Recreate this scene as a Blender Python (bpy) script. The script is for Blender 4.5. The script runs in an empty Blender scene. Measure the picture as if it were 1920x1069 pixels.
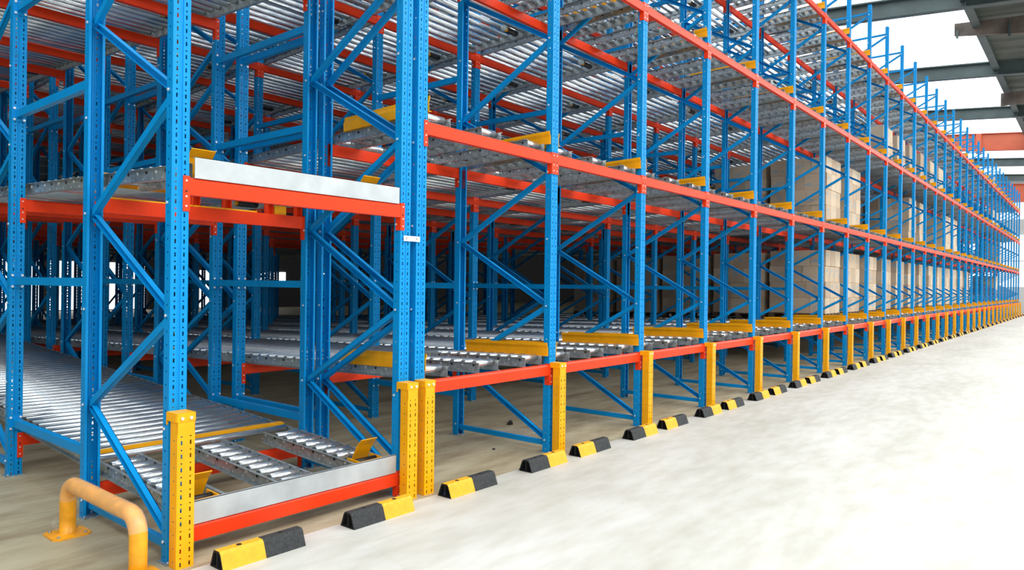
import bpy, math, random
from mathutils import Matrix, Vector
random.seed(7)
PI = math.pi
scn = bpy.context.scene
COL = scn.collection

# ------------------------------------------------------------ camera
fw = Vector((-0.634280, 0.773103, -0.000575))
rt = Vector((0.773037, 0.634236, 0.012574))
up = Vector((-0.010086, -0.007531, 0.999921))
cam = bpy.data.cameras.new('camera')
cam.sensor_width = 36.0
cam.lens = 1340.73 / 1920 * 36
cam.clip_end = 400
cam_ob = bpy.data.objects.new('camera', cam)
M = Matrix((rt, up, -fw)).transposed().to_4x4()
M.translation = Vector((4.0303, -3.8117, 1.6))
cam_ob.matrix_world = M
COL.objects.link(cam_ob)
scn.camera = cam_ob
CAM = Vector((4.0303, -3.8117, 1.6))

# ------------------------------------------------------------ world, exposure
w = bpy.data.worlds.new('World'); scn.world = w
w.use_nodes = True
bg = w.node_tree.nodes['Background']
bg.inputs[0].default_value = (.80, .88, 1.0, 1)
bg.inputs[1].default_value = .6
scn.view_settings.view_transform = 'Standard'
scn.view_settings.look = 'None'
scn.view_settings.gamma = 1
scn.view_settings.use_curve_mapping = False
scn.view_settings.exposure = -0.12
SKY_E = 2.7       # light given by the translucent roof sheets
WIN_E = 1.5       # light given by the windows, the unseen ones included
cy = scn.cycles
cy.max_bounces = 6; cy.diffuse_bounces = 3; cy.glossy_bounces = 3
cy.transmission_bounces = 2; cy.transparent_max_bounces = 4
cy.caustics_reflective = False; cy.caustics_refractive = False
cy.sample_clamp_indirect = 6

# ------------------------------------------------------------ materials
def mat(name, col, rough=.5, metal=0., var=0., scale=6., bump=0., col2=None, coord='Object', spec=None, stretch=None):
    m = bpy.data.materials.new(name); m.use_nodes = True
    nt = m.node_tree; b = nt.nodes['Principled BSDF']
    b.inputs['Base Color'].default_value = (*col, 1)
    b.inputs['Roughness'].default_value = rough
    b.inputs['Metallic'].default_value = metal
    if spec is not None: b.inputs['Specular IOR Level'].default_value = spec
    if var or col2:
        tc = nt.nodes.new('ShaderNodeTexCoord'); n = nt.nodes.new('ShaderNodeTexNoise')
        n.inputs['Scale'].default_value = scale; n.inputs['Detail'].default_value = 5
        if stretch:
            mp = nt.nodes.new('ShaderNodeMapping'); mp.inputs['Scale'].default_value = stretch
            nt.links.new(tc.outputs[coord], mp.inputs[0]); nt.links.new(mp.outputs[0], n.inputs[0])
        else:
            nt.links.new(tc.outputs[coord], n.inputs[0])
        r = nt.nodes.new('ShaderNodeValToRGB')
        r.color_ramp.elements[0].position = .35; r.color_ramp.elements[1].position = .65
        c2 = col2 or tuple(min(1, c * (1 + var)) for c in col)
        c1 = col if col2 else tuple(c * (1 - var) for c in col)
        r.color_ramp.elements[0].color = (*c1, 1); r.color_ramp.elements[1].color = (*c2, 1)
        nt.links.new(n.outputs[0], r.inputs[0]); nt.links.new(r.outputs[0], b.inputs['Base Color'])
        if bump:
            bp = nt.nodes.new('ShaderNodeBump'); bp.inputs['Strength'].default_value = bump
            bp.inputs['Distance'].default_value = .01
            nt.links.new(n.outputs[0], bp.inputs['Height']); nt.links.new(bp.outputs[0], b.inputs['Normal'])
    return m

def emis(name, col, s):
    m = bpy.data.materials.new(name); m.use_nodes = True
    nt = m.node_tree; nt.nodes.clear()
    e = nt.nodes.new('ShaderNodeEmission'); o = nt.nodes.new('ShaderNodeOutputMaterial')
    e.inputs[0].default_value = (*col, 1); e.inputs[1].default_value = s
    nt.links.new(e.outputs[0], o.inputs[0]); return m

BLUE = mat('blue_paint', (.0, .27, .66), .45, var=.05, scale=3, spec=.22)
RED = mat('orange_red_paint', (.84, .048, .008), .42, var=.06, scale=4, spec=.25)
YEL = mat('yellow_paint', (.94, .42, .004), .42, var=.07, scale=7, spec=.3)
GALV = mat('galvanised_steel', (.40, .45, .46), .38, .55, var=.22, scale=25)
ROLL = mat('zinc_roller_steel', (.74, .80, .83), .23, .88, var=.04, scale=8)
PLATE = mat('galvanised_plate', (.52, .56, .58), .45, .35, var=.14, scale=4)
BOLT = mat('bolt_steel', (.85, .87, .88), .3, .4)
DARK = mat('black_bearing', (.012, .012, .013), .5)
RUB = mat('black_rubber', (.028, .031, .032), .75, var=.35, scale=60, bump=.3)
RUBY = mat('yellow_rubber', (.90, .42, .012), .6, var=.08, scale=30)
HOLLOW = mat('hollow_rubber', (.006, .006, .006), .8)
WOOD = mat('pallet_wood', (.10, .062, .036), .8, var=.3, scale=12)
PIPE = mat('pipe_yellow', (.88, .38, .012), .4, var=.12, scale=14, bump=.2)
WHITE = mat('white_label', (.85, .86, .86), .5)
BLK = mat('black_print', (.02, .03, .03), .5)
GREYP = mat('grey_print', (.45, .5, .5), .6)
ROOF = mat('roof_sheet', (.085, .10, .088), .6, var=.2, scale=1.2)
BEAMM = mat('roof_steel', (.075, .105, .105), .5, var=.15, scale=2)
BROWN = mat('weathered_board', (.15, .12, .10), .7, var=.5, scale=1.5)
WALLM = mat('wall_sheet', (.34, .36, .36), .7, var=.08, scale=.7)
FARW = mat('pale_wall', (.62, .64, .63), .8)
BACKW = mat('shaded_wall', (.035, .035, .035), .8)  # near black, the darkness of the deep interior put into the wall colour
REDG = mat('red_girder_paint', (.62, .13, .06), .5, var=.1, scale=1)
CAP = mat('blue_plastic', (.01, .09, .5), .35)
SKYL = emis('translucent_roof_sheet', (.90, .965, 1.0), SKY_E)
AISL = emis('aisle_roof_sheet', (.97, .985, 1.0), 8.7)  # unseen glowing strip, added to light the aisle floor and rack fronts
WINL = emis('bright_window', (1.0, .985, .95), WIN_E)
DOORL = emis('bright_doorway', (.97, .97, 1.0), 2.2)

def film_mat():
    m = bpy.data.materials.new('clear_film'); m.use_nodes = True
    b = m.node_tree.nodes['Principled BSDF']
    b.inputs['Base Color'].default_value = (.85, .85, .8, 1); b.inputs['Roughness'].default_value = .25
    b.inputs['Alpha'].default_value = .16
    return m
FILM = film_mat()

def carton_mat(name, base, blue, seed):
    m = mat(name, base, .85, var=.06, scale=3)
    nt = m.node_tree; b = nt.nodes['Principled BSDF']
    src = b.inputs['Base Color'].links[0].from_socket
    tc = nt.nodes.new('ShaderNodeTexCoord'); n = nt.nodes.new('ShaderNodeTexNoise')
    n.inputs['Scale'].default_value = 4.2; n.inputs['Detail'].default_value = 3; n.noise_dimensions = '4D'
    n.inputs['W'].default_value = seed
    mp = nt.nodes.new('ShaderNodeMapping'); mp.inputs['Scale'].default_value = (1, 1, 1.9)
    nt.links.new(tc.outputs['Object'], mp.inputs[0]); nt.links.new(mp.outputs[0], n.inputs[0])
    r = nt.nodes.new('ShaderNodeValToRGB'); r.color_ramp.elements[0].position = .55; r.color_ramp.elements[1].position = .68
    sep = nt.nodes.new('ShaderNodeSeparateXYZ'); nt.links.new(tc.outputs['Object'], sep.inputs[0])
    # printed band on the middle of every carton side
    mr = nt.nodes.new('ShaderNodeMath'); mr.operation = 'PINGPONG'; mr.inputs[1].default_value = .175
    nt.links.new(sep.outputs[2], mr.inputs[0])
    g = nt.nodes.new('ShaderNodeMath'); g.operation = 'GREATER_THAN'; g.inputs[1].default_value = .075
    nt.links.new(mr.outputs[0], g.inputs[0])
    mu = nt.nodes.new('ShaderNodeMath'); mu.operation = 'MULTIPLY'
    nt.links.new(n.outputs[0], r.inputs[0]); nt.links.new(r.outputs[0], mu.inputs[0]); nt.links.new(g.outputs[0], mu.inputs[1])
    m2 = nt.nodes.new('ShaderNodeMath'); m2.operation = 'MULTIPLY'; m2.inputs[1].default_value = .75
    nt.links.new(mu.outputs[0], m2.inputs[0])
    mx = nt.nodes.new('ShaderNodeMix'); mx.data_type = 'RGBA'
    nt.links.new(m2.outputs[0], mx.inputs[0]); nt.links.new(src, mx.inputs[6]); mx.inputs[7].default_value = (*blue, 1)
    nt.links.new(mx.outputs[2], b.inputs['Base Color'])
    return m
CART = [carton_mat('brown_carton', (.52, .40, .28), (.16, .36, .50), 1.), carton_mat('pale_carton', (.58, .47, .34), (.18, .42, .58), 5.),
        carton_mat('dull_carton', (.45, .34, .24), (.17, .32, .42), 9.)]

def floor_mat():
    m = bpy.data.materials.new('concrete_floor'); m.use_nodes = True
    nt = m.node_tree; b = nt.nodes['Principled BSDF']
    tc = nt.nodes.new('ShaderNodeTexCoord')
    n1 = nt.nodes.new('ShaderNodeTexNoise'); n1.inputs['Scale'].default_value = .7; n1.inputs['Detail'].default_value = 8; n1.inputs['Roughness'].default_value = .65
    n2 = nt.nodes.new('ShaderNodeTexNoise'); n2.inputs['Scale'].default_value = 5; n2.inputs['Detail'].default_value = 6
    mp = nt.nodes.new('ShaderNodeMapping'); mp.inputs['Scale'].default_value = (1.6, .5, 1)
    nt.links.new(tc.outputs['Object'], mp.inputs[0]); nt.links.new(mp.outputs[0], n1.inputs[0]); nt.links.new(mp.outputs[0], n2.inputs[0])
    r1 = nt.nodes.new('ShaderNodeValToRGB')
    r1.color_ramp.elements[0].position = .3; r1.color_ramp.elements[0].color = (.50, .495, .43, 1)
    r1.color_ramp.elements[1].position = .66; r1.color_ramp.elements[1].color = (.66, .665, .62, 1)
    r2 = nt.nodes.new('ShaderNodeValToRGB')
    r2.color_ramp.elements[0].position = .3; r2.color_ramp.elements[0].color = (.86, .84, .80, 1)
    r2.color_ramp.elements[1].position = .62; r2.color_ramp.elements[1].color = (1, 1, 1, 1)
    mx = nt.nodes.new('ShaderNodeMix'); mx.data_type = 'RGBA'; mx.blend_type = 'MULTIPLY'; mx.inputs[0].default_value = 1
    nt.links.new(n1.outputs[0], r1.inputs[0]); nt.links.new(n2.outputs[0], r2.inputs[0])
    nt.links.new(r1.outputs[0], mx.inputs[6]); nt.links.new(r2.outputs[0], mx.inputs[7])
    # slab under the racks tinted brownish like dust, rack shade painted into the tint
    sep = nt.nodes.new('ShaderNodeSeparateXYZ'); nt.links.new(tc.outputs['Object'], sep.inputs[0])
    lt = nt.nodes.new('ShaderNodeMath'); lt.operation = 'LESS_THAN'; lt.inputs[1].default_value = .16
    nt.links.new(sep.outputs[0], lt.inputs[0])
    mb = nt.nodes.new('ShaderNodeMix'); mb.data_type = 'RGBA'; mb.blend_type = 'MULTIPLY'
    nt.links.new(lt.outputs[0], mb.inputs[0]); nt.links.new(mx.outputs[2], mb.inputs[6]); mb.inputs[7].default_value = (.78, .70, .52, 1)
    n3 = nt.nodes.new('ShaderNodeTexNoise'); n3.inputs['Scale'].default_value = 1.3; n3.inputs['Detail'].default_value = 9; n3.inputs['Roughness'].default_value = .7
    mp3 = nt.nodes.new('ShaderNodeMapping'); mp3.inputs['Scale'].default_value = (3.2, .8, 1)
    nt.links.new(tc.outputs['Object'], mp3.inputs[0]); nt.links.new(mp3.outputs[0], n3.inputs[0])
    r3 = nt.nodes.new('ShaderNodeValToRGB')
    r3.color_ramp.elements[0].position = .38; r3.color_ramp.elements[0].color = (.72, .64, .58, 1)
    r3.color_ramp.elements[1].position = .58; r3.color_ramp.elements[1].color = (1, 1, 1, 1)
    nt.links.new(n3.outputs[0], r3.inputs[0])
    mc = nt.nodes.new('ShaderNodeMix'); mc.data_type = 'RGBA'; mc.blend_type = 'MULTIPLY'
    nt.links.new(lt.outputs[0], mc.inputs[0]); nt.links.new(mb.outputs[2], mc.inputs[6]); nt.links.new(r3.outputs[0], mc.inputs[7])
    # fine hairline cracks and tyre scuffs in the aisle
    vo = nt.nodes.new('ShaderNodeTexVoronoi'); vo.feature = 'DISTANCE_TO_EDGE'; vo.inputs['Scale'].default_value = .35
    nt.links.new(tc.outputs['Object'], vo.inputs[0])
    r4 = nt.nodes.new('ShaderNodeValToRGB')
    r4.color_ramp.elements[0].position = .0; r4.color_ramp.elements[0].color = (.975, .97, .96, 1)
    r4.color_ramp.elements[1].position = .006; r4.color_ramp.elements[1].color = (1, 1, 1, 1)
    nt.links.new(vo.outputs[0], r4.inputs[0])
    md = nt.nodes.new('ShaderNodeMix'); md.data_type = 'RGBA'; md.blend_type = 'MULTIPLY'; md.inputs[0].default_value = 1
    nt.links.new(mc.outputs[2], md.inputs[6]); nt.links.new(r4.outputs[0], md.inputs[7])
    nt.links.new(md.outputs[2], b.inputs['Base Color'])
    b.inputs['Roughness'].default_value = .55
    return m
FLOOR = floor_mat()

# ------------------------------------------------------------ mesh helpers
class MB:
    def __init__(s): s.v = []; s.f = []; s.m = []; s.sm = []
    def quad(s, a, b, c, d, m=0):
        n = len(s.v); s.v += [a, b, c, d]; s.f.append((n, n+1, n+2, n+3)); s.m.append(m); s.sm.append(False)
    def box(s, x0, x1, y0, y1, z0, z1, m=0):
        n = len(s.v)
        s.v += [(x0,y0,z0),(x1,y0,z0),(x1,y1,z0),(x0,y1,z0),(x0,y0,z1),(x1,y0,z1),(x1,y1,z1),(x0,y1,z1)]
        for q in ((0,3,2,1),(4,5,6,7),(0,1,5,4),(1,2,6,5),(2,3,7,6),(3,0,4,7)):
            s.f.append(tuple(n+i for i in q)); s.m.append(m); s.sm.append(False)
    def cyl(s, p0, p1, r, n=12, m=0, cap=True, r1=None, mc=None):
        p0 = Vector(p0); p1 = Vector(p1); d = (p1-p0).normalized()
        a = Vector((0,0,1)) if abs(d.z) < .9 else Vector((1,0,0))
        u = d.cross(a).normalized(); w_ = d.cross(u); r1 = r if r1 is None else r1
        k = len(s.v)
        for P, R in ((p0, r), (p1, r1)):
            for i in range(n):
                t = 2*PI*i/n; s.v.append(tuple(P + (u*math.cos(t) + w_*math.sin(t))*R))
        for i in range(n):
            j = (i+1) % n; s.f.append((k+i, k+n+i, k+n+j, k+j)); s.m.append(m); s.sm.append(True)
        if cap:
            mm = m if mc is None else mc
            s.f.append(tuple(k+i for i in range(n))); s.m.append(mm); s.sm.append(False)
            s.f.append(tuple(k+n+i for i in reversed(range(n)))); s.m.append(mm); s.sm.append(False)
    def extr(s, prof, axis, a, b, m=0, closed=True, caps=True):
        # prof: 2D points in the plane of the two other axes (cyclic order x,y,z without axis)
        n = len(prof); k = len(s.v)
        def mk(p, t):
            if axis == 0: return (t, p[0], p[1])
            if axis == 1: return (p[0], t, p[1])
            return (p[0], p[1], t)
        for t in (a, b):
            for p in prof: s.v.append(mk(p, t))
        for i in range(n if closed else n-1):
            j = (i+1) % n; s.f.append((k+i, k+j, k+n+j, k+n+i)); s.m.append(m); s.sm.append(False)
        if closed and caps:
            s.f.append(tuple(k+i for i in reversed(range(n)))); s.m.append(m); s.sm.append(False)
            s.f.append(tuple(k+n+i for i in range(n))); s.m.append(m); s.sm.append(False)
    def tube(s, pts, r, n=14, m=0):
        k = len(s.v); P = [Vector(p) for p in pts]
        ref = Vector((0, 1, 0))
        for i, p in enumerate(P):
            d = (P[min(i+1, len(P)-1)] - P[max(i-1, 0)]).normalized()
            u = d.cross(ref)
            u = u.normalized(); w_ = d.cross(u)
            for j in range(n):
                t = 2*PI*j/n; s.v.append(tuple(p + (u*math.cos(t) + w_*math.sin(t))*r))
        for i in range(len(P)-1):
            for j in range(n):
                q = (j+1) % n; s.f.append((k+i*n+j, k+i*n+q, k+(i+1)*n+q, k+(i+1)*n+j)); s.m.append(m); s.sm.append(True)
        s.f.append(tuple(k+j for j in range(n))); s.m.append(m); s.sm.append(False)
        s.f.append(tuple(k+(len(P)-1)*n+j for j in range(n))); s.m.append(m); s.sm.append(False)
    def add(s, o, mtx, moff=0):
        k = len(s.v)
        s.v += [tuple(mtx @ Vector(v)) for v in o.v]
        s.f += [tuple(k+i for i in f) for f in o.f]; s.m += [i+moff for i in o.m]; s.sm += o.sm
    def mesh(s, name, mats):
        me = bpy.data.meshes.new(name); me.from_pydata(s.v, [], s.f)
        for x in mats: me.materials.append(x)
        me.polygons.foreach_set('material_index', s.m); me.polygons.foreach_set('use_smooth', s.sm)
        me.update(); return me

def ob(name, me, parent=None, loc=(0,0,0), rot=(0,0,0), **props):
    o = bpy.data.objects.new(name, me); COL.objects.link(o)
    o.location = loc; o.rotation_euler = rot
    if parent is not None: o.parent = parent
    for k, v in props.items():
        if v is not None: o[k] = v
    return o

ORD = ('zeroth first second third fourth fifth sixth seventh eighth ninth tenth eleventh twelfth thirteenth fourteenth fifteenth '
       'sixteenth seventeenth eighteenth nineteenth twentieth').split()
ORD += ['twenty-' + o for o in ORD[1:10]] + ['thirtieth'] + ['thirty-' + o for o in ORD[1:10]] + ['fortieth']

# ------------------------------------------------------------ layout numbers
S = 1.7241                       # upright spacing along the aisle
Y1A, Y0A, Y0B = -1.8746, -.1696, -.0077
DEP, PER, PER1 = 1.263, 2.583, 2.75
NB = 31
def yn(n): return Y0B if n == 0 else n * S
TOP = 8.05
LV = (.843, 2.855, 4.825, 6.79)          # beam tops, long rack, aisle face
SL = -.028                                # fall of the lanes towards the back
LV1 = (.19, 2.19, 4.05, 6.0)              # near rack (return lanes, rising to the back)
SL1 = .05

# ============================================================ SETTING
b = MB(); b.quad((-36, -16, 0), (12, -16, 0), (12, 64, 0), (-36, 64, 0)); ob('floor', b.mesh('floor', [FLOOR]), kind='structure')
def rz(x): return 10.0 - .08 * x
b = MB()
for x0, x1 in ((1.1, 5.2), (10.8, 12.0), (-36, -7.5)):
    # corrugated sheet, ribs along the slope
    y = -16.
    while y < 64:
        b.quad((x0, y, rz(x0)), (x1, y, rz(x1)), (x1, y+.5, rz(x1)), (x0, y+.5, rz(x0)))
        b.quad((x0, y+.5, rz(x0)), (x1, y+.5, rz(x1)), (x1, y+.6, rz(x1)-.07), (x0, y+.6, rz(x0)-.07))
        b.quad((x0, y+.6, rz(x0)-.07), (x1, y+.6, rz(x1)-.07), (x1, y+.8, rz(x1)-.07), (x0, y+.8, rz(x0)-.07))
        b.quad((x0, y+.8, rz(x0)-.07), (x1, y+.8, rz(x1)-.07), (x1, y+1., rz(x1)), (x0, y+1., rz(x0)))
        y += 1.
ob('ceiling', b.mesh('ceiling', [ROOF]), kind='structure')
RB = [-12.6, -4.6, 3.4, 11.4, 19.4, 27.4, 35.4, 43.4, 51.4, 59.4]
wn = 0
for i in range(len(RB)-1):
    wn += 1
    b = MB(); b.quad((-7.5, RB[i]+.2, rz(-7.5)), (1.1, RB[i]+.2, rz(1.1)), (1.1, RB[i+1]-.2, rz(1.1)), (-7.5, RB[i+1]-.2, rz(-7.5)))
    ob('window_%d' % wn, b.mesh('skylight', [SKYL]), kind='structure')
    wn += 1
    b = MB(); b.quad((5.2, RB[i]+.2, rz(5.2)), (10.8, RB[i]+.2, rz(10.8)), (10.8, RB[i+1]-.2, rz(10.8)), (5.2, RB[i+1]-.2, rz(5.2)))  # added light strip over the aisle, out of view
    ob('window_%d' % wn, b.mesh('aisle_skylight', [AISL]), kind='structure')
for y in RB:
    b = MB()
    def sx(x0, x1, y0, y1, dz0, dz1, m=0):
        k = len(b.v)
        b.v += [(x0,y0,rz(x0)+dz0),(x1,y0,rz(x1)+dz0),(x1,y1,rz(x1)+dz0),(x0,y1,rz(x0)+dz0),(x0,y0,rz(x0)+dz1),(x1,y0,rz(x1)+dz1),(x1,y1,rz(x1)+dz1),(x0,y1,rz(x0)+dz1)]
        for q in ((0,3,2,1),(4,5,6,7),(0,1,5,4),(1,2,6,5),(2,3,7,6),(3,0,4,7)):
            b.f.append(tuple(k+i for i in q)); b.m.append(m); b.sm.append(False)
    sx(-36, 12, y-.13, y+.13, -.50, -.475); sx(-36, 12, y-.02, y+.02, -.475, -.04); sx(-36, 12, y-.2, y+.2, -.04, .02)
    for xx in (-9, -4, 1.1, 4.2, 7.5): sx(xx, xx+.03, y-.12, y+.12, -.475, -.04)
    ob('ceiling_beam', b.mesh('ceiling_beam', [BEAMM]), kind='structure')
# eave girder along the right edge of the bright sheets, and the boards hung below it
b = MB(); b.box(1.05, 1.13, -16, 62, 9.62, 9.9); b.box(.98, 1.2, -16, 62, 9.60, 9.63)
ob('ceiling_beam', b.mesh('ceiling_girder', [BEAMM]), kind='structure')
b = MB()
for x0, x1 in ((.5, 1.9), (1.92, 3.4), (3.42, 4.9)):
    k = len(b.v)
    for yy in (21.9, 22.0): b.v += [(x0, yy, 9.55-.16*x0), (x1, yy, 9.55-.16*x1), (x1, yy, rz(x1)-.12), (x0, yy, rz(x0)-.12)]
    for q in ((0,1,2,3),(4,7,6,5),(0,4,5,1),(1,5,6,2),(2,6,7,3),(3,7,4,0)): b.f.append(tuple(k+i for i in q)); b.m.append(0); b.sm.append(False)
for x in (.55, 1.88, 3.38): b.box(x, x+.06, 21.86, 21.9, 9.45-.16*x, 9.6, 1)
ob('trim_1', b.mesh('ceiling_board', [BROWN, BEAMM]), kind='structure')
b = MB(); b.box(.9, 5, 30.9, 31.0, 9.05, 9.55); ob('trim_2', b.mesh('ceiling_board', [BROWN]), kind='structure')
def girder(y, d0, d1, x0, x1, xs, label):
    b = MB(); z = lambda x, d: rz(x) - d
    def pr(x0, x1, y0, y1, d0, d1):
        k = len(b.v)
        b.v += [(x0,y0,z(x0,d1)),(x1,y0,z(x1,d1)),(x1,y1,z(x1,d1)),(x0,y1,z(x0,d1)),(x0,y0,z(x0,d0)),(x1,y0,z(x1,d0)),(x1,y1,z(x1,d0)),(x0,y1,z(x0,d0))]
        for q in ((0,3,2,1),(4,5,6,7),(0,1,5,4),(1,2,6,5),(2,3,7,6),(3,0,4,7)):
            b.f.append(tuple(k+i for i in q)); b.m.append(0); b.sm.append(False)
    pr(x0, x1, y-.02, y+.02, d0, d1); pr(x0, x1, y-.14, y+.14, d1, d1+.03); pr(x0, x1, y-.14, y+.14, d0-.03, d0)
    for x in xs: pr(x, x+.25, y-.16, y-.02, d0, d1+.2)
    ob('bridge_girder', b.mesh('bridge_girder', [REDG]), label=label, category='girder')
girder(41.8, .09, .95, -9, 5, (-1.15,), 'long red girder under the roof over the far racks')
girder(57.0, 1.0, 2.2, -3.2, 1.5, (-.9,), 'shorter red girder high up near the far end wall')
# walls
b = MB(); b.box(12, 12.2, -16, 64, 0, 10); b2 = ob('wall_right', b.mesh('wall_right', [WALLM]), kind='structure')
for y0 in range(-14, 62, 8):
    wn += 1
    b = MB(); b.box(11.95, 11.99, y0, y0+7, 2.6, 7.6); ob('window_%d' % wn, b.mesh('window_band', [WINL]), kind='structure')  # unseen windows, put in to light the rack fronts
b = MB(); b.box(-36, 12, -16.2, -16, 0, 11.6); ob('wall_near', b.mesh('wall_near', [WALLM]), kind='structure')
for x0 in (-4, 3):
    wn += 1
    b = MB(); b.box(x0, x0+6, -15.98, -15.94, .1, 6.2); ob('window_%d' % wn, b.mesh('window_front', [WINL]), kind='structure')  # unseen windows behind the camera, put in to light the near sides
b = MB(); b.box(-36, 12, 62, 62.2, 0, 12.6); ob('wall_far', b.mesh('wall_far', [FARW]), kind='structure')
for z0, z1 in ((1.9, 5.8), (7.0, 9.6)):
    wn += 1
    b = MB(); b.box(-18, 6, 61.92, 61.98, z0, z1)
    ob('window_%d' % wn, b.mesh('window_end', [WINL]), kind='structure')
    b = MB()
    for x in range(-18, 7, 2): b.box(x-.04, x+.04, 61.85, 61.92, z0, z1)
    b.box(-18, 6, 61.85, 61.92, (z0+z1)/2-.04, (z0+z1)/2+.04)
    ob('trim_%d' % (3 if z0 < 3 else 4), b.mesh('window_bars', [FARW]), kind='structure')
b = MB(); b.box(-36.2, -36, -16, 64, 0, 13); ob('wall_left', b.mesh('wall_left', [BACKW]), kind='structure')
for k, (y0, y1, z0, z1) in enumerate(((5.6, 8.6, .05, 2.5), (9.0, 13.6, .05, 2.5), (16.6, 17.9, .05, 2.2), (20.4, 22.2, 1.5, 2.2), (24, 25.4, 1.6, 2.2))):
    b = MB(); b.box(-35.98, -35.93, y0, y1, z0, z1)
    ob('door_%d' % (k+1), b.mesh('doorway', [DOORL]), kind='structure')

# ============================================================ UPRIGHT FRAMES
def post_mesh():
    b = MB(); ys = [-.05, -.030, -.021, -.010, -.005, .005, .010, .021, .030, .05]
    xs = [0, 0, 0, 0, -.006, -.006, 0, 0, 0, 0]
    pitch = .075; n = int(TOP / pitch)
    for i in range(n):
        z = i * pitch; zs = [z, z+.010, z+.034, z+.053, z+.061, z+pitch]
        for r in range(5):
            for c in range(9):
                if r in (1, 3) and c in (1, 7): continue
                b.quad((xs[c], ys[c], zs[r]), (xs[c+1], ys[c+1], zs[r]), (xs[c+1], ys[c+1], zs[r+1]), (xs[c], ys[c], zs[r+1]))
        for sgn in (1, -1):
            y = .05 * sgn; q = [0, -.032, -.041, -.07]
            zz = [z, z+.030, z+.040, z+pitch]
            for r in range(3):
                for c in range(3):
                    if r == 1 and c == 1: continue
                    b.quad((q[c], y, zz[r]), (q[c+1], y, zz[r]), (q[c+1], y, zz[r+1]), (q[c], y, zz[r+1]))
    H = n * pitch
    for sgn in (1, -1):
        b.quad((-.07, .05*sgn, 0), (-.07, .034*sgn, 0), (-.07, .034*sgn, H), (-.07, .05*sgn, H))
        b.quad((-.07, .034*sgn, 0), (-.062, .034*sgn, 0), (-.062, .034*sgn, H), (-.07, .034*sgn, H))
    # bolts at the brace nodes on both cheeks
    z = .12
    while z < H - .1:
        for sgn in (1, -1):
            b.cyl((-.045, .05*sgn, z), (-.045, .058*sgn, z), .009, 6, 1)
        z += .64
    return b.mesh('post', [BLUE, BOLT])
POST = post_mesh()
def channel(L, w_, d, m, name, flip=False):
    b = MB(); t = .004; s_ = -1 if flip else 1
    # closed web with two lips: reads as a folded channel
    b.box(0, L, -d/2*s_ if not flip else d/2-t, (-d/2+t) if not flip else d/2, -w_/2, w_/2) if False else None
    y0 = -d/2 if not flip else d/2 - t
    b.box(0, L, y0, y0+t, -w_/2, w_/2)
    b.box(0, L, -d/2, d/2, w_/2-t, w_/2); b.box(0, L, -d/2, d/2, -w_/2, -w_/2+t)
    return b.mesh(name, [m])
DX = DEP - .10
BL = math.hypot(DX, .64)
BR_A = channel(BL, .046, .036, BLUE, 'brace', False)      # plain web towards the near end
BR_B = channel(BL, .046, .036, BLUE, 'brace_open', True)  # open side towards the near end
BR_H = channel(DX, .046, .036, BLUE, 'cross_brace', False)
b = MB(); b.box(-.10, .025, -.065, .065, 0, .006); b.cyl((.012, -.05, .006), (.012, -.05, .02), .008, 6); b.cyl((-.085, .05, .006), (-.085, .05, .02), .008, 6)
FOOT = b.mesh('foot_plate', [GALV])
ANG = math.atan2(.64, DX)
def frame(x, y, label, group):
    r = ob('upright_frame', None, None, (x, y, 0), label=label, category='upright frame', group=group)
    for px_, pr_ in ((0, 0), (-DEP, PI)):
        p_ = ob('post', POST, r, (px_, 0, 0), (0, 0, pr_)); ob('foot_plate', FOOT, p_, label='galvanised foot plate')
    ob('cross_brace', BR_H, r, (-.05-DX, 0, .085))
    z = .12; k = 0
    while z + .64 < TOP:
        if k % 2 == 0:   # front low -> rear high
            ob('diagonal_brace', BR_B, r, (-.05-DX, 0, z+.64), (0, ANG, 0))
        else:
            ob('diagonal_brace', BR_A, r, (-.05-DX, 0, z), (0, -ANG, 0))
        z += .64; k += 1
    ob('cross_brace', BR_H, r, (-.05-DX, 0, z+.05))
    return r
def rows_for(n): return 8 if n <= 5 else 6 if n <= 8 else 4 if n <= 14 else 3
for k in range(8):
    rw = 'on the aisle' if k == 0 else '%s row back from aisle' % ORD[k+1]
    frame(-k*PER1, Y1A, 'blue perforated upright frame at open near end, %s' % rw, 'upright frames of the near rack')
    frame(-k*PER1, Y0A, 'blue upright frame, near half of the paired frames, %s' % rw, 'upright frames of the near rack')
for n in range(NB+1):
    for k in range(rows_for(n)):
        rw = 'on the aisle' if k == 0 else '%s row back' % ORD[k+1]
        if n == 0: lb = 'blue upright frame, far half of the paired frames, %s' % rw
        else: lb = 'blue upright frame, %s past the paired frames, %s' % (ORD[n], rw)
        frame(-k*PER, yn(n), lb, 'upright frames of the long rack')
    
# ============================================================ things repeated many times
def merged(name, items, mats, **props):
    # items: list of (MB, Matrix)
    b = MB()
    for o, m in items: b.add(o, m)
    return ob(name, b.mesh(name, mats), **props)

# ---- beams
def beam_mb(L):
    b = MB(); h = .10
    prof = [(-.045, -h), (.004, -h), (.004, -.018), (-.004, -.004), (-.008, 0), (-.045, 0)]
    b.extr([(p[0], p[1]) for p in prof], 1, -L/2, L/2)
    return b
def endplate_mb(wd, s_):
    b = MB(); y0, y1 = (0, wd) if s_ > 0 else (-wd, 0)
    b.box(.001, .006, y0, y1, -.195, .008)
    ys = (0, -.004) if s_ > 0 else (0, .004)
    b.box(-.05, .006, min(ys), max(ys), -.195, .008)
    for z in (-.02, -.08, -.11, -.165):
        b.cyl((.006, (y0+y1)/2, z), (.010, (y0+y1)/2, z), .006, 6, 1 if z != -.08 else 2)
    return b
BLEN = {'s': S-.10, 'z': S-.10+.0077, 'n': (Y0A-Y1A)-.10}
BMB = {k: beam_mb(v) for k, v in BLEN.items()}
BME = {k: v.mesh('load_beam', [RED]) for k, v in BMB.items()}
EP = {}
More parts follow.
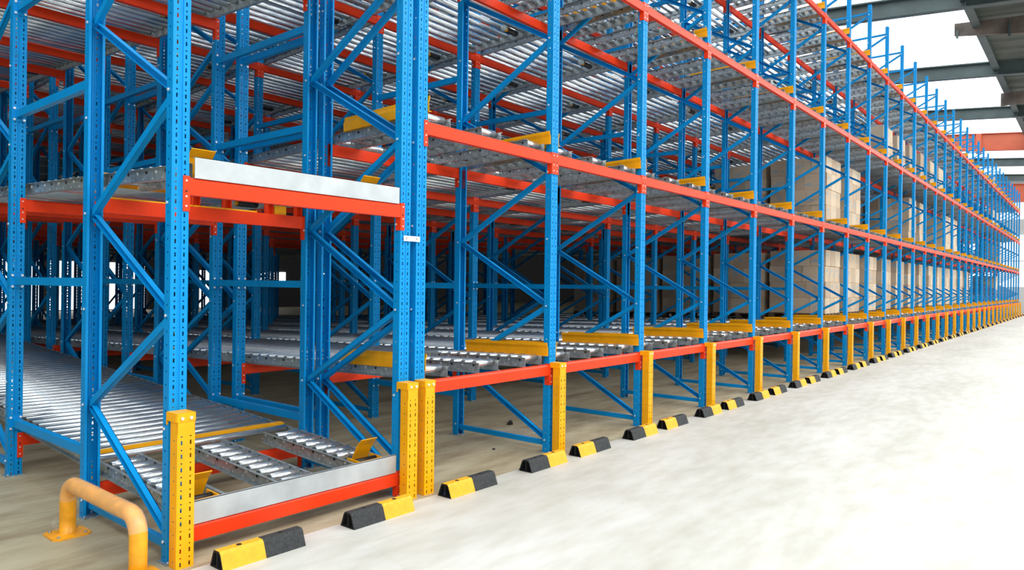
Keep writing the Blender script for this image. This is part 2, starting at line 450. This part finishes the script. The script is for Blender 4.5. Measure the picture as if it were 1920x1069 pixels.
for wd in (.05, .036):
    for s_ in (1, -1):
        m_ = endplate_mb(wd, s_); EP[(wd, s_)] = (m_, m_.mesh('end_plate', [RED, BOLT, DARK]))
LEVN = ('lowest', 'second', 'third', 'top')
beams = []
def add_beam(kind, x, y, z, back, wl, wr, label, group):
    d = (Vector((x, y, z)) - CAM).length
    beams.append((d + .35*abs(x), kind, x, y, z, back, wl, wr, label, group))
def xline(j, per): return -(j//2)*per - (DEP if j % 2 else 0)
for j in range(12):
    for li in range(4):
        x = xline(j, PER1); z = LV1[li] + (SL1*abs(x) if not (li == 1 and j == 0) else 0)
        if li == 0: z = (.192, .215)[j] if j < 2 else .2 + SL1*abs(x)
        if li == 1: z = (2.19, 2.155)[j] if j < 2 else 2.11 + SL1*abs(x)
        add_beam('n', x, (Y0A+Y1A)/2, z, j % 2, .036, .036,
                 'orange-red beam in the near rack, %s level, %s beam from aisle' % (LEVN[li], ORD[j+1]), 'beams of the near rack')
def lines_for(bay): return 12 if bay <= 3 else 9 if bay <= 6 else 6 if bay <= 10 else 4 if bay <= 16 else 3
for bay in range(NB):
    y = (yn(bay) + yn(bay+1)) / 2
    for li in range(4):
        for j in range(lines_for(bay)):
            x = xline(j, PER); wl = .036 if bay == 0 else .05
            add_beam('z' if bay == 0 else 's', x, y, LV[li] + SL*abs(x), j % 2, wl, .05,
                     'orange-red beam, %s bay past paired frames, %s level, %s back' % (ORD[bay+1], LEVN[li], ORD[j+1]), 'beams of the long rack')
beams.sort(key=lambda t: t[0])
rest = []
for i, (_, kind, x, y, z, back, wl, wr, label, group) in enumerate(beams):
    L = BLEN[kind]; rot = (0, 0, PI if back else 0)
    # in the turned beam the two ends swap
    a, c = (wl, wr) if not back else (wr, wl)
    if i < 300:
        r = ob('load_beam', BME[kind], None, (x, y, z), rot, kind='thing', label=label, category='beam', group=group)
        ob('end_plate', EP[(a, -1)][1], r, (0, -L/2, 0)); ob('end_plate', EP[(c, 1)][1], r, (0, L/2, 0))
    else:
        m_ = Matrix.Translation((x, y, z)) @ Matrix.Rotation(rot[2], 4, 'Z')
        rest.append((BMB[kind], m_)); 
        rest.append((EP[(a, -1)][0], m_ @ Matrix.Translation((0, -L/2, 0)))); rest.append((EP[(c, 1)][0], m_ @ Matrix.Translation((0, L/2, 0))))
merged('load_beams', rest, [RED, BOLT, DARK], kind='stuff', label='remaining orange-red load beams deep inside and at the far end of the racks', category='beams')

# ---- row spacers between the frames
SPL = {'r': PER-DEP, 'n': PER1-DEP}
def spacer_mb(L):
    b = MB(); L -= .003; b.box(.0015, L, -.022, .022, -.03, .03)
    for x0, x1 in ((.0015, .005), (L-.004, L)): b.box(x0, x1, -.045, .045, -.06, .06)
    for y in (-.034, .034):
        for z in (-.045, .045):
            b.cyl((.005, y, z), (.012, y, z), .010, 6, 1); b.cyl((L-.012, y, z), (L-.004, y, z), .010, 6, 1)
    return b
SMB = {k: spacer_mb(v) for k, v in SPL.items()}; SME = {k: v.mesh('row_spacer', [BLUE, BOLT]) for k, v in SMB.items()}
SZ = (.43, 1.58, 2.93, 3.79, 5.05, 6.3, 7.6)
sp = []
for k in range(7):
    for y, nm in ((Y1A, 'open near end'), (Y0A, 'near paired frame')):
        for zi, z in enumerate(SZ):
            sp.append(((Vector((-k*PER1-DEP, y, z))-CAM).length, 'n', -(k+1)*PER1, y, z, 'blue row spacer at %s, %s gap back, %s from floor' % (nm, ORD[k+1], ORD[zi+1])))
for n in range(NB+1):
    for k in range(rows_for(n)-1):
        for zi, z in enumerate(SZ):
            nm = 'far paired frame' if n == 0 else '%s upright past pair' % ORD[n]
            sp.append(((Vector((-k*PER-DEP, yn(n), z))-CAM).length, 'r', -(k+1)*PER, yn(n), z, 'blue row spacer at %s, %s gap back, %s from floor' % (nm, ORD[k+1], ORD[zi+1])))
sp.sort(key=lambda t: t[0]); rest = []
for i, (_, kd, x, y, z, lb) in enumerate(sp):
    if i < 290: ob('row_spacer', SME[kd], None, (x, y, z), label=lb, category='spacer bar', group='row spacers between the frames')
    else: rest.append((SMB[kd], Matrix.Translation((x, y, z))))
merged('row_spacers', rest, [BLUE, BOLT], kind='stuff', label='remaining blue row spacers deep inside and at the far end of the racks', category='spacer bars')

# ============================================================ ROLLER LANES
PITCH = .150; SPITCH = .132; RR = .031; TR = ((-.76, -.51), (-.125, .125), (.51, .76)); TRL = 1.30
def roller_mb(y0, y1, n=12):
    b = MB(); b.cyl((0, y0+.012, 0), (0, y1-.012, 0), RR, n, 0); b.cyl((0, y0, 0), (0, y0+.02, 0), .017, 6, 1); b.cyl((0, y1-.02, 0), (0, y1, 0), .017, 6, 1)
    return b
RSHORT = roller_mb(-.122, .122); RLONG = roller_mb(-.755, .755)
RSM = RSHORT.mesh('roller', [ROLL, DARK]); RLM = RLONG.mesh('roller', [ROLL, DARK])
def rail_mb(x0, x1, y, side, h=.085, dots=True):
    # C channel opening outwards, rolled lips, bearing ends showing as dark dots
    b = MB(); t = .003; f_ = .028 * side
    b.box(x0, x1, y-t/2, y+t/2, 0, h)
    b.box(x0, x1, min(y, y+f_), max(y, y+f_), 0, t); b.box(x0, x1, min(y, y+f_*.8), max(y, y+f_*.8), h-t, h)
    if dots:
        x = x1 - .06; k = 0
        while x > max(x0, -9):
            yy = y + side*.002
            b.cyl((x, y-.004*side, .062), (x, y+.006*side, .062), .011, 6, 2 if k % 2 == 0 else 1, True)
            b.cyl((x-.05, y-.003, .022), (x-.05, y+.003, .022), .005, 5, 1)
            x -= (SPITCH if x0 > -2 else PITCH); k += 1
    return b
def lane_parts(L, both):
    tr = []
    for a, c in TR:
        b = MB(); I = Matrix.Identity(4)
        b.add(rail_mb(-TRL, -.02, a, -1), I); b.add(rail_mb(-TRL, -.02, c, 1), I)
        for x in (-.4, -1.0): b.box(x, x+.03, a, c, .008, .012)
        tr.append(b.mesh('track_frame', [GALV, BOLT, DARK]))
    b = MB(); I = Matrix.Identity(4)
    b.add(rail_mb(-L, -TRL, -.76, -1), I); b.add(rail_mb(-L, -TRL, .76, 1), I)
    x = -TRL - .6
    while x > -L: b.box(x, x+.03, -.76, .76, .004, .008); x -= 1.29
    return tr, b.mesh('side_rails', [GALV, BOLT, DARK])
NS = 9
def rollers_positions(L):
    short = [-.09 - i*SPITCH for i in range(NS)]
    lng = []; x = -TRL - .06
    while x > -L + .05: lng.append(x); x -= PITCH
    return short, lng
def guide_mb():
    b = MB(); t = .004
    # upright yellow lead-in plate with a flared top and a bent nose
    prof = [(-.004, 0), (.0, 0), (.0, .075), (-.012, .10), (-.012, .125), (-.016, .125), (-.016, .10), (-.004, .074)]
    b.extr(prof, 0, -1.03, .03); b.box(-1.03, .03, -.03, 0, 0, .004)
    return b
GM = {1: guide_mb(), -1: MB()}
gm2 = guide_mb(); GM[-1].add(gm2, Matrix.Scale(-1, 4, (0, 1, 0)))
GME = {k: v.mesh('entry_guide', [YEL]) for k, v in GM.items()}
b = MB(); b.cyl((0, -.11, 0), (0, .07, 0), .036, 12, 1); b.cyl((0, -.16, 0), (0, -.11, 0), .030, 12, 0); b.box(-.05, .05, -.165, -.16, -.03, .05, 2); b.box(-.05, .05, .07, .075, -.03, .05, 2)
BRK = b.mesh('brake_roller', [YEL, DARK, GALV])
LCACHE = {}
def lane(x, y, z, slope, L, detail, label, group, rack):
    rt_ = ob('roller_lane', None, None, (x, y, z), (0, math.atan(slope)*1, 0) if rack == 1 else (0, math.atan(slope), 0), label=label, category='roller lane', group=group)
    if L not in LCACHE: LCACHE[L] = lane_parts(L, True)
    tr, sr = LCACHE[L]
    tfs = [ob('track_frame', m_, rt_) for m_ in tr]
    ob('side_rails', sr, rt_)
    sh, lg = rollers_positions(L); zr = .072
    if rack == 1: lg = [v for v in lg if abs(v+1.42) > .05]
    if detail:
        for ti, (a, c) in enumerate(TR):
            for i, xx in enumerate(sh):
                if rack == 1 and ti != 1 and i < 2: continue
                ob('roller', RSM, tfs[ti], (xx, (a+c)/2, zr))
        nl = 73
        for xx in lg[:nl]: ob('roller', RLM, rt_, (xx, 0, zr))
        lg = lg[nl:]
        key = ('rest', L, rack)
        if key not in LCACHE:
            b = MB()
            for xx in lg: b.add(roller_mb(-.755, .755, 8), Matrix.Translation((xx, 0, zr)))
            LCACHE[key] = b.mesh('rear_rollers', [ROLL, DARK])
        ob('rear_rollers', LCACHE[key], rt_, kind='stuff')
    else:
        key = ('all', L)
        if key not in LCACHE:
            b = MB(); s8 = roller_mb(-.122, .122, 8); l8 = roller_mb(-.755, .755, 8)
            for a, c in TR:
                for xx in sh: b.add(s8, Matrix.Translation((xx, (a+c)/2, zr)))
            for xx in lg: b.add(l8, Matrix.Translation((xx, 0, zr)))
            LCACHE[key] = b.mesh('roller_bed', [ROLL, DARK])
        ob('roller_bed', LCACHE[key], rt_, kind='stuff')
    if rack == 2:
        ob('entry_guide', GME[1], rt_, (0, .80, .082), label='yellow lead-in plate'); ob('entry_guide', GME[-1], rt_, (0, -.80, .082), label='yellow lead-in plate')
    xx = -1.73
    k = 0
    while xx > -min(L, 9):
        ob('brake_roller', BRK, rt_, (xx, .60, .028)); xx -= 1.39
    return rt_
LEVL = ('knee height', 'second level', 'third level', 'top level')
for bay in range(NB):
    y = (yn(bay)+yn(bay+1))/2
    L = 20.4 if bay <= 5 else 15.2 if bay <= 8 else 10.0 if bay <= 14 else 7.5
    for li in range(4):
        lane(-.03, y, LV[li] + .001, SL*-1*-1, L, bay <= 4, 'galvanised roller lane of %s bay past the paired frames, %s' % (ORD[bay+1], LEVL[li]), 'roller lanes of the long rack', 2)
YM = (Y0A+Y1A)/2
R1 = []
for li in range(4):
    z0 = (.20, 2.195, 4.05, 6.0)[li]
    sl = (.05, .035, .05, .05)[li]
    r = lane(-.03, YM, z0 + .001, sl, 20.4, True, 'galvanised roller lane of the near rack bay, %s' % ('lowest level near the floor', 'second level', 'third level', 'top level')[li], 'roller lanes of the near rack', 1)
    R1.append(r)
    if li < 2:
        # yellow cross bar between the rollers
        b = MB(); b.box(-.03, .03, -.755, .755, .062, .112); b.box(-.03, -.022, -.755, .755, .02, .062)
        ob('separator_bar', b.mesh('separator_bar', [YEL]), r, (-1.42, 0, 0), label='yellow bar across the rollers')
        for ty in (-.645, .645):
            b = MB()
            b.extr([(-.03, .06), (-.025, .06), (.040, .185), (.085, .235), (.081, .239), (.035, .189)], 1, ty-.075, ty+.075)
            b.box(-.03, .13, ty-.11, ty-.10, .05, .09); b.box(-.03, .13, ty+.10, ty+.11, .05, .09); b.box(.11, .13, ty-.11, ty+.11, .05, .09)
            b.cyl((.04, ty-.1, .07), (.04, ty+.1, .07), .02, 10, 1)
            ob('stop_pedal', b.mesh('stop_pedal', [YEL, DARK]), r, (-.20, 0, -.05 if li == 1 else 0), label='tilted yellow pallet stop pedal')
# white end stop plates on the front beams of the near rack
for li, (z0, z1, lb) in enumerate(((.192, .325, 'long galvanised end stop plate on the low front beam near the floor'), (2.19, 2.312, 'long white galvanised end stop plate on the upper front beam'))):
    b = MB(); L = BLEN['n']
    b.box(.004, .008, -L/2+.03, L/2-.02, z0, z1); b.box(-.05, .004, -L/2+.03, L/2-.02, z0, z0+.004); b.box(-.012, .008, -L/2+.03, L/2-.02, z1-.003, z1)
    ob('end_stop_plate', b.mesh('end_stop_plate', [PLATE]), None, (0, YM, 0), label=lb, category='stop plate')
# channel brackets that carry the upper near lane on its second beam
for i, yy in enumerate((-.14, .113, .48, .755)):
    b = MB(); b.box(-.04, -.035, yy-.03, yy+.03, 0, .10); b.box(-.04, .01, yy-.03, yy-.026, 0, .10); b.box(-.04, .01, yy+.026, yy+.03, 0, .10)
    ob('beam_bracket', b.mesh('beam_bracket', [RED]), None, (-DEP+.03, YM, 2.155), label='small red channel bracket on the second beam, %s from near end' % ORD[i+1], category='bracket', group='brackets under the upper near lane')
b = MB(); b.box(-.03, .02, -.78, .36, 0, .012); b.box(-.03, .0, .53, .64, .0, .075)
ob('beam_angle', b.mesh('beam_angle', [YEL]), None, (-DEP+.02, YM, 2.155), label='yellow angle strip along the second beam of the near rack', category='angle strip')

# ============================================================ POST GUARDS
def guard_mb(H):
    b = MB(); pitch = .075; ys = [-.05, -.030, -.021, .021, .030, .05]; n = int((H-.05)/pitch)
    z = 0
    for i in range(n):
        zs = [z, z+.012, z+.036, z+.055, z+.062, z+pitch]
        for r in range(5):
            for c in range(5):
                if r in (1, 3) and c in (1, 3): continue
                b.quad((.11, ys[c], zs[r]), (.11, ys[c+1], zs[r]), (.11, ys[c+1], zs[r+1]), (.11, ys[c], zs[r+1]))
        q = [.11, .078, .070, .03]; zz = [z, z+.032, z+.041, z+pitch]
        for sgn in (1, -1):
            for r in range(3):
                for c in range(3):
                    if r == 1 and c == 1: continue
                    b.quad((q[c], .05*sgn, zz[r]), (q[c+1], .05*sgn, zz[r]), (q[c+1], .05*sgn, zz[r+1]), (q[c], .05*sgn, zz[r+1]))
        z += pitch
    b.box(.105, .11, -.05, .05, z, H); b.box(.03, .11, -.05, -.046, z, H); b.box(.03, .11, .046, .05, z, H)
    for sgn in (1, -1): b.quad((.03, .05*sgn, 0), (.03, .036*sgn, 0), (.03, .036*sgn, z), (.03, .05*sgn, z))
    return b
GUARD = guard_mb(.86).mesh('post_guard', [YEL])
b = MB(); b.box(-.01, .112, -.052, .052, .86, .864); b.box(.108, .113, -.052, .052, .815, .86); b.box(-.012, .108, -.056, -.052, .815, .862); b.box(-.012, -.008, -.056, -.04, .79, .862)
GCAP = b.mesh('cap_bracket', [YEL])
b = MB(); b.cyl((0, 0, 0), (.008, 0, 0), .009, 8); GB = b.mesh('bolt', [BOLT])
def guard(y, n, label):
    g = ob('post_guard', GUARD, None, (.005, y, 0), label=label, category='post guard', group='yellow post guards along the aisle')
    if n <= 10:
        ob('cap_bracket', GCAP, g)
        for s_ in (-.025, .025): ob('bolt', GB, g, (.113, s_, .835), label='white bolt head')
guard(Y1A-.005, 0, 'tall yellow slotted post guard at the open near end of the rack')
guard(Y0A-.008, 0, 'yellow slotted post guard, left one of the touching pair')
guard(Y0B+.006, 0, 'yellow slotted post guard, right one of the touching pair')
for n in range(1, NB+1): guard(yn(n)+.015, n, 'yellow slotted post guard, %s past the touching pair' % ORD[n])

# ============================================================ WHEEL STOPS
def stop_half(mat_i, L, name, m_, openend):
    b = MB(); prof = [(-.072, 0), (-.040, .085), (-.026, .10), (.026, .10), (.040, .085), (.072, 0)]
    b.extr(prof, 1, 0, L, 0, True, False)
    b.f = b.f; 
    # inner hollow seen from the open end
    inn = [(-.056, .004), (-.028, .082), (.028, .082), (.056, .004)]
    k = len(b.v)
    if openend is not None:
        e = 0 if openend < 0 else L; d_ = .05 if openend < 0 else -.05
        out = [(-.072, 0), (-.040, .085), (-.026, .10), (.026, .10), (.040, .085), (.072, 0)]
        inn6 = [(-.058, .004), (-.033, .076), (-.022, .088), (.022, .088), (.033, .076), (.058, .004)]
        n = 6
        b.v += [(p[0], e, p[1]) for p in out] + [(p[0], e, p[1]) for p in inn6] + [(p[0], e+d_, p[1]) for p in inn6]
        for i in range(n):
            j = (i+1) % n
            b.f.append((k+i, k+j, k+n+j, k+n+i)); b.m.append(1); b.sm.append(False)
            b.f.append((k+n+i, k+n+j, k+2*n+j, k+2*n+i)); b.m.append(1); b.sm.append(False)
        b.f.append(tuple(k+2*n+i for i in range(n))); b.m.append(1); b.sm.append(False)
        b.box(-.004, .004, min(e, e+d_), max(e, e+d_), .004, .085, 1)
    b.cyl((0, L/2, .0995), (0, L/2, .1015), .016, 10, 1)
    return b.mesh(name, [m_, HOLLOW])
LH = .265
SH = {('y', -1): stop_half(0, LH, 'yellow_half', RUBY, -1), ('y', 1): stop_half(0, LH, 'yellow_half', RUBY, 1),
      ('k', -1): stop_half(0, LH, 'black_half', RUB, -1), ('k', 1): stop_half(0, LH, 'black_half', RUB, 1)}
def wheel_stop(y, ylw_first, label):
    r = ob('wheel_stop', None, None, (.258, y, 0), label=label, category='wheel stop', group='wheel stops along the rack front')
    a, c = ('y', 'k') if ylw_first else ('k', 'y')
    nm = {'y': 'yellow_half', 'k': 'black_half'}
    ob(nm[a], SH[(a, -1)], r); ob(nm[c], SH[(c, 1)], r, (0, LH, 0))
wheel_stop(-1.77, True, 'black and yellow wheel stop nearest the camera, yellow end first')
wheel_stop(-.875, False, 'black and yellow wheel stop before the paired guards, black end first')
for bay in range(NB):
    y = bay*S
    wheel_stop(y+.02, True, 'wheel stop at start of %s bay past paired guards, yellow end first' % ORD[bay+1])
    wheel_stop(y+S-.725, False, 'wheel stop at end of %s bay past paired guards, black end first' % ORD[bay+1])

# ============================================================ CARTONS ON PALLETS
PW, PD = 1.12, 1.22
b = MB()
for i in range(5): b.box(-PD, 0, i*.25, i*.25+.12, .10, .12)
for i in range(3): b.box(-PD + i*.555, -PD + i*.555+.11, 0, PW, .08, .10)
for i in range(3):
    for j in range(3): b.box(-PD + i*.555, -PD + i*.555+.11, j*.51, j*.51+.10, .0, .08)
PMB = b; PME = b.mesh('pallet', [WOOD])
XC = [[.48, .40, .32], [.32, .44, .44], [.42, .36, .42]]
YC = [.37, .37, .36]; HC = .345
CM = {}
def carton_mb(dx, dy):
    b = MB(); b.box(0, dx-.006, 0, dy-.006, 0, HC-.004)
    b.box(0, dx-.006, dy/2-.018, dy/2+.018-.006, HC-.004, HC-.003, 1)
    return b
TAPE = mat('parcel_tape', (.50, .38, .22), .4)
cart = []; pal = []
def load(bay, li, x0, rows, what):
    z = LV[li] + SL*abs(x0) + .09 + .015; y0 = bay*S + .27
    pal.append(((Vector((x0, y0, z))-CAM).length, x0, y0, z, 'dark wooden pallet under cartons, %s, %s lane, %s level' % (what, ORD[bay+1], LEVN[li])))
    for r in range(rows):
        if r == rows-1: jy = .0
        pat = XC[(r+bay) % 3]; rv = (r % 2)
        x = x0 - random.uniform(0, .015); 
        for ci, dx in enumerate(pat):
            y = y0 + random.uniform(-.012, .012)
            for cj, dy in enumerate(YC if rv else YC[::-1]):
                if not (ci == 0 or cj == 0 or r == rows-1 or ci == 2):
                    y += dy; continue
                cart.append(((Vector((x, y, z))-CAM).length + (3 if ci > 0 and cj > 0 else 0), x-dx, y, z+.12+r*HC, (dx, dy), random.random(),
                    'brown carton, %s, %s lane, %s level, layer %s, %s deep, %s across' % (what, ORD[bay+1], LEVN[li], ORD[r+1], ORD[ci+1], ORD[cj+1])))
                y += dy
            x -= dx
for bay in range(7, 20):
    load(bay, 0, -.5, 4, 'front pallet')
for bay, dep in ((7, 4), (8, 2), (9, 1), (12, 1), (15, 1)):
    for d_ in range(1, dep+1): load(bay, 0, -.5-d_*1.33, 4, ORD[d_+1]+' pallet')
for bay, dep in ((7, 3), (8, 2), (12, 1), (13, 0), (16, 0), (17, 0)):
    for d_ in range(0, dep+1): load(bay, 1, -.5-d_*1.33, 4 if d_ < 2 else 3, 'front pallet' if d_ == 0 else ORD[d_+1]+' pallet')
for bay in (10, 11, 12, 13, 14, 15):
    load(bay, 2, -.5, 3, 'front pallet')
load(10, 2, -1.83, 3, 'second pallet')
for bay in (25, 26): load(bay, 2, -.5, 3, 'front pallet')
load(25, 3, -.5, 3, 'front pallet'); load(26, 0, -.5, 4, 'front pallet'); load(27, 1, -.5, 4, 'front pallet')
for _, x, y, z, lb in pal:
    ob('pallet', PME, None, (x, y, z), (0, 0, 0), label=lb, category='pallet', group='pallets in the lanes')
cart.sort(key=lambda t: t[0]); rest = [[], [], []]
for i, (_, x, y, z, dim, rnd, lb) in enumerate(cart):
    key = (dim, int(rnd*3))
    if i < 300:
        if key not in CM: CM[key] = carton_mb(*dim).mesh('carton', [CART[key[1]], TAPE])
        w_ = lb.replace('layer ', '') + ' layer' if False else lb
        ob('carton', CM[key], None, (x, y, z), (0, 0, random.uniform(-.012, .012)), label=w_, category='carton', group='cartons stacked on pallets')
    else: rest[key[1]].append((carton_mb(*dim), Matrix.Translation((x, y, z))))
b = MB()
for k in range(3):
    for o, m_ in rest[k]:
        o2 = MB(); o2.v = o.v; o2.f = o.f; o2.m = [k if q == 0 else 3 for q in o.m]; o2.sm = o.sm; b.add(o2, m_)
ob('cartons', b.mesh('cartons', CART + [TAPE]), kind='stuff', label='remaining brown cartons stacked deeper in and farther along the lanes', category='cartons')

# ============================================================ PIPE BARRIER
r = ob('pipe_barrier', None, None, (0, -2.1, 0), label='bent yellow pipe barrier wrapped in clear film at the near rack corner', category='barrier')
pts = []
R = .11; x0, x1, zt = -.955, .045, .325
pts += [(x0, 0, .01), (x0, 0, .10), (x0, 0, zt-R)]
for i in range(1, 9): a = PI/2*i/8; pts.append((x0 + R*(1-math.cos(a)), 0, zt-R+R*math.sin(a)))
for i in range(1, 6): pts.append((x0+R + (x1-x0-2*R)*i/6, 0, zt))
for i in range(0, 9): a = PI/2*i/8; pts.append((x1-R + R*math.sin(a), 0, zt-R+R*math.cos(a)))
pts += [(x1, 0, .10), (x1, 0, .01)]
b = MB(); b.tube(pts, .046, 20); ob('pipe', b.mesh('pipe', [PIPE]), r)
for xx in (x0, x1):
    b = MB(); k = .11; c = .03
    prof = [(-k, -k+c), (-k+c, -k), (k-c, -k), (k, -k+c), (k, k-c), (k-c, k), (-k+c, k), (-k, k-c)]
    b.extr(prof, 2, 0, .010)
    for sx_, sy in ((-1, -1), (1, -1), (1, 1), (-1, 1)): b.cyl((sx_*.075, sy*.075, .01), (sx_*.075, sy*.075, .018), .010, 6, 1)
    ob('base_plate', b.mesh('base_plate', [PIPE, GALV]), r, (xx, 0, 0))
b = MB(); fp = []
for i, p in enumerate(pts[2:-3]): fp.append((p[0], p[1], p[2]))
b.tube(fp, .0495, 16)
rnd = random.Random(3)
b.v = [(v[0] + rnd.uniform(-.0025, .0025), v[1] + rnd.uniform(-.0025, .0025), v[2] + rnd.uniform(-.0025, .003)) for v in b.v]
b.f = b.f[:-2]; b.m = b.m[:-2]; b.sm = b.sm[:-2]
k = len(b.v)
ob('film_wrap', b.mesh('film_wrap', [FILM]), r, label='loose clear plastic film')
b = MB()
for i in range(6):
    t0, t1 = i/6, (i+1)/6
    def P(t, s_): return (x0-.045-.035*t + .03*s_, -.035+.03*math.sin(6*t+s_), .22*(1-t)+.012)
    b.quad(P(t0, 0), P(t0, 1), P(t1, 1.3), P(t1, -.3))
ob('film_tail', b.mesh('film_tail', [FILM]), r, label='loose clear film tail')

# ============================================================ SMALL THINGS
r = ob('label_plate', None, None, (.008, -.112, 1.937), label='small white label strip fixed across the paired blue posts', category='label')
b = MB(); b.box(0, .003, -.082, .082, -.020, .020); ob('plate', b.mesh('plate', [WHITE]), r)
for yy in (-.052, .048):
    b = MB(); n = 12
    for i in range(n):
        a0, a1 = PI*.45 + PI*1.05*i/n, PI*.45 + PI*1.05*(i+1)/n
        w0, w1 = .0075*math.sin(PI*i/n), .0075*math.sin(PI*(i+1)/n)
        c = lambda a, q: (.0036, yy + .006 + (.012-q)*math.cos(a), (.012-q)*math.sin(a))
        b.quad(c(a0, 0), c(a1, 0), c(a1, w1), c(a0, w0))
    ob('mark', b.mesh('mark', [BLK]), r, label='black crescent mark')
b = MB()
for i, (a, c) in enumerate(((-.022, -.010), (-.007, .003), (.006, .012), (.015, .022))):
    b.box(.003, .0034, a, c, .003, .008); b.box(.003, .0034, a, c-.003, -.006, -.002)
ob('print', b.mesh('print', [GREYP]), r, label='faint grey lettering')
b = MB(); b.cyl((0, 0, 0), (0, 0, .018), .016, 14, r1=.013)
ob('bottle_cap', b.mesh('bottle_cap', [CAP]), None, (.207, .0+.075, 0), label='blue plastic cap on the floor beside the paired yellow guards', category='cap')
rnd = random.Random(5)
b = MB(); N = 10
for i in range(N):
    for j in range(N):
        def Q(i, j):
            rr = random.Random(i*31+j); return ((i/N-.5)*.55, (j/N-.5)*.34, .012 + .035*rr.random()*math.sin(PI*i/N)*math.sin(PI*j/N))
        if (i in (0, N-1) and j in (0, 1, N-1)): continue
        b.quad(Q(i, j), Q(i+1, j), Q(i+1, j+1), Q(i, j+1))
ob('plastic_sheet', b.mesh('plastic_sheet', [FILM]), None, (-.86, 2.18, 0), (0, 0, .5), label='crumpled clear plastic sheet on the floor under the second bay', category='plastic sheet')
b = MB(); b.box(-.03, .03, -.012, .012, 0, .03); b.box(-.01, .015, -.04, .04, .01, .045)
ob('wood_scrap', b.mesh('wood_scrap', [DARK]), None, (-1.15, 2.50, 0), (0, 0, .6), label='small dark scrap lying beside the plastic sheet on the floor', category='scrap')
b = MB(); b.cyl((0, 0, 0), (0, 0, .012), .014, 10); ob('floor_plug', b.mesh('floor_plug', [DARK]), None, (-.48, 1.44, 0), label='small black disc on the floor under the first bay', category='disc')
